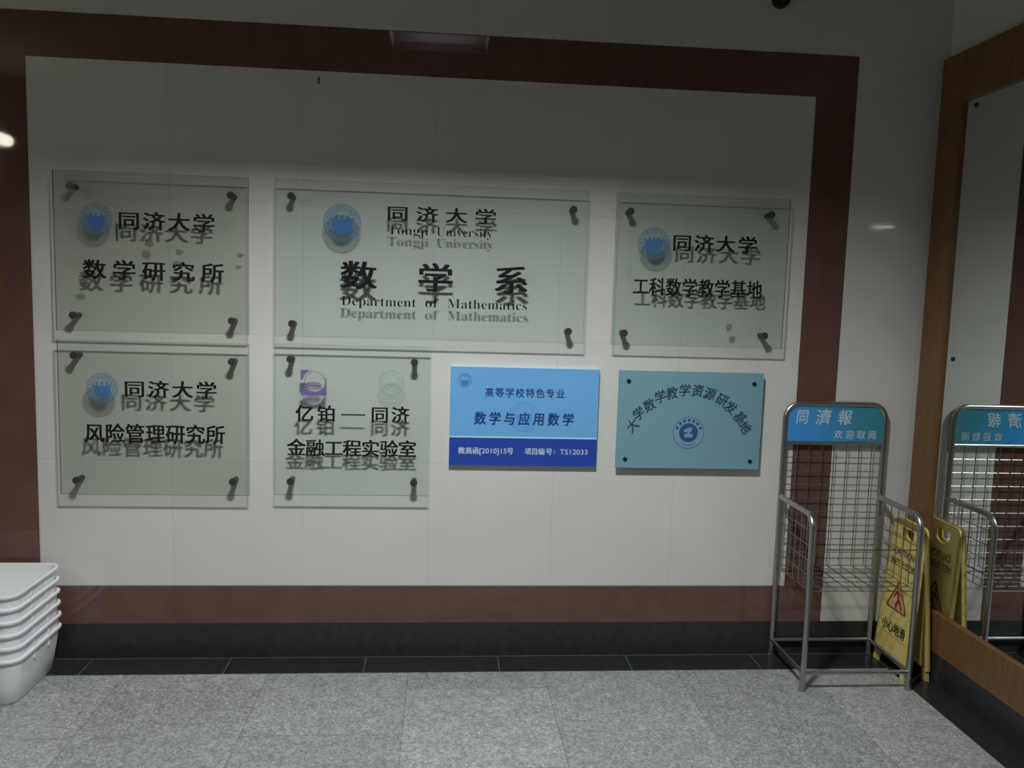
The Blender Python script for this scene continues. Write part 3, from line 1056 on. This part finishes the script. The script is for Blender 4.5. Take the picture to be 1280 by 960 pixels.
    def tri_red(b):
        A, B2 = rtri(1.0, 0.010), rtri(0.84, 0.0084)
        va = [b.verts.new(fr(u, v, 0.0006)) for u, v in A]
        vb = [b.verts.new(fr(u, v, 0.0006)) for u, v in B2]
        for i in range(len(va)):
            j = (i + 1) % len(va)
            b.faces.new((va[i], va[j], vb[j], vb[i]))
        # slipping figure
        for pts, rr2 in (([(-0.006, 0.335), (0.002, 0.318), (0.010, 0.296)], 0.008), ([(0.010, 0.298), (-0.006, 0.280), (-0.004, 0.262)], 0.006),
                         ([(0.010, 0.298), (0.026, 0.288), (0.036, 0.266)], 0.006), ([(-0.004, 0.330), (-0.022, 0.316), (-0.026, 0.302)], 0.0045),
                         ([(-0.004, 0.330), (0.016, 0.328), (0.024, 0.316)], 0.0045)):
            for (u0, w0), (u1, w1) in zip(pts, pts[1:]):
                L = math.hypot(u1 - u0, w1 - w0)
                nx, nz_ = -(w1 - w0) / L * rr2, (u1 - u0) / L * rr2
                b.faces.new([b.verts.new(fr(u, v, 0.0006)) for u, v in ((u0 + nx, w0 + nz_), (u1 + nx, w1 + nz_), (u1 - nx, w1 - nz_), (u0 - nx, w0 - nz_))])
        b.faces.new([b.verts.new(fr(-0.010 + 0.009 * math.cos(2 * PI * i / 12), 0.350 + 0.009 * math.sin(2 * PI * i / 12), 0.0006)) for i in range(12)])
    part('warning_triangle', tri_red, 'sign_red')
    return lf


leaf(1.886, 1.930, -1)
leaf(1.998, 1.954, 1)
for y in (CY - 0.06, CY + 0.06):
    bm = bmesh.new()
    tube(bm, [(1.942, y - 0.02, 0.612), (1.942, y + 0.02, 0.612)], 0.012, 12)
    obj('hinge', bm, 'yellow_dark', t, True)


# ------------------------------------------------------------------ stacked white tubs
def tub_mesh():
    """One open tub: tapered walls, rounded corners, rolled rim. Origin at the floor centre."""
    L2, W2, H, R = 0.285, 0.190, 0.176, 0.050
    taper = 0.030
    th = 0.004

    def loop(k, z, rr):
        a, b_ = L2 - k, W2 - k
        pts = []
        for sx, sy, a0 in ((1, 1, 0), (-1, 1, PI / 2), (-1, -1, PI), (1, -1, 3 * PI / 2)):
            for i in range(7):
                an = a0 + PI / 2 * i / 6
                pts.append((sx * (a - rr) + rr * math.cos(an), sy * (b_ - rr) + rr * math.sin(an), z))
        return pts
    # walls (outer then inner) without the rim
    prof = [(0.034, 0.000, R - 0.006), (0.029, 0.005, R - 0.004), (0.018, H * 0.45, R - 0.002), (0.009, H - 0.030, R), (0.0075, H - 0.009, R),
            (0.0110, H - 0.009, R - 0.003), (0.0125, H - 0.030, R - 0.003), (0.0215, H * 0.45, R - 0.005), (0.0330, 0.0085, R - 0.008)]
    body = bmesh.new()
    rings = [[body.verts.new(p) for p in loop(k, z, rr)] for k, z, rr in prof]
    n = len(rings[0])
    for A, B in zip(rings, rings[1:]):
        for i in range(n):
            body.faces.new((A[i], A[(i + 1) % n], B[(i + 1) % n], B[i]))
    body.faces.new(rings[0][::-1])
    body.faces.new(rings[-1])
    for s in (-1, 1):                       # stiffening ribs beneath the rim of the short sides
        for y in (-0.05, 0.06):
            box(body, s * (L2 - 0.014), s * (L2 - 0.0055), y - 0.004, y + 0.004, H - 0.044, H - 0.010)
    bmesh.ops.recalc_face_normals(body, faces=body.faces)
    rim = bmesh.new()
    # rolled lip: flat top flange turning down
    rp = [(0.0112, H - 0.010, R - 0.003), (0.0100, H - 0.0015, R - 0.002), (0.0075, H, R), (0.002, H, R + 0.004), (-0.001, H - 0.002, R + 0.006),
          (-0.002, H - 0.006, R + 0.007), (-0.001, H - 0.0100, R + 0.006), (0.003, H - 0.0120, R + 0.003), (0.0078, H - 0.0110, R)]
    rr_ = [[rim.verts.new(p) for p in loop(k, z, q)] for k, z, q in rp]
    for i in range(len(rr_)):
        A, B = rr_[i], rr_[(i + 1) % len(rr_)]
        for j in range(n):
            rim.faces.new((A[j], A[(j + 1) % n], B[(j + 1) % n], B[j]))
    bmesh.ops.recalc_face_normals(rim, faces=rim.faces)
    return body, rim


body, rim = tub_mesh()
order = ['white plastic tub at the bottom of the stack, standing on the granite floor',
         'white plastic tub second from the bottom of the stack', 'white plastic tub third from the bottom of the stack',
         'white plastic tub third from the top of the stack', 'white plastic tub second from the top of the stack',
         'topmost white plastic tub, open and empty, of the stack']
proto = thing('plastic_tub', order[0], 'tub', (0, 0, 0), 'nested white plastic tubs')
pb = obj('body', body, 'tub', proto, True)
prm = obj('rim', rim, 'tub', proto, True)
for i in range(6):
    if i == 0:
        o = proto
    else:
        o = proto.copy()
        C.objects.link(o)
        for ch in (pb, prm):
            c = ch.copy()
            C.objects.link(c)
            c.parent = o
        o['label'] = order[i]
    dx = [0.0, 0.001, -0.001, -0.002, -0.003, -0.005][i]
    o.location = (-1.752 + dx, -0.224, 0.047 * i)

# ------------------------------------------------------------------ small fittings on the wall
bm = bmesh.new()
tube(bm, [(1.309, 0.0, 2.712), (1.309, -0.012, 2.712), (1.309, -0.020, 2.712)], 0.036, 20)
tube(bm, [(1.309, -0.018, 2.712), (1.309, -0.040, 2.712)], 0.018, 16)
tag(obj('wall_fitting', bm, 'black_metal', None, True), 'small dark round fitting high on the white tiles above the brown band', 'fitting')
bm = bmesh.new()
tube(bm, [(-0.494, 0.001, 2.318), (-0.494, -0.014, 2.318), (-0.494, -0.016, 2.312), (-0.494, -0.016, 2.294)], 0.0034, 8)
tag(obj('wall_hook', bm, 'nail', None, True), 'tiny dark hook just below the top brown band', 'hook')
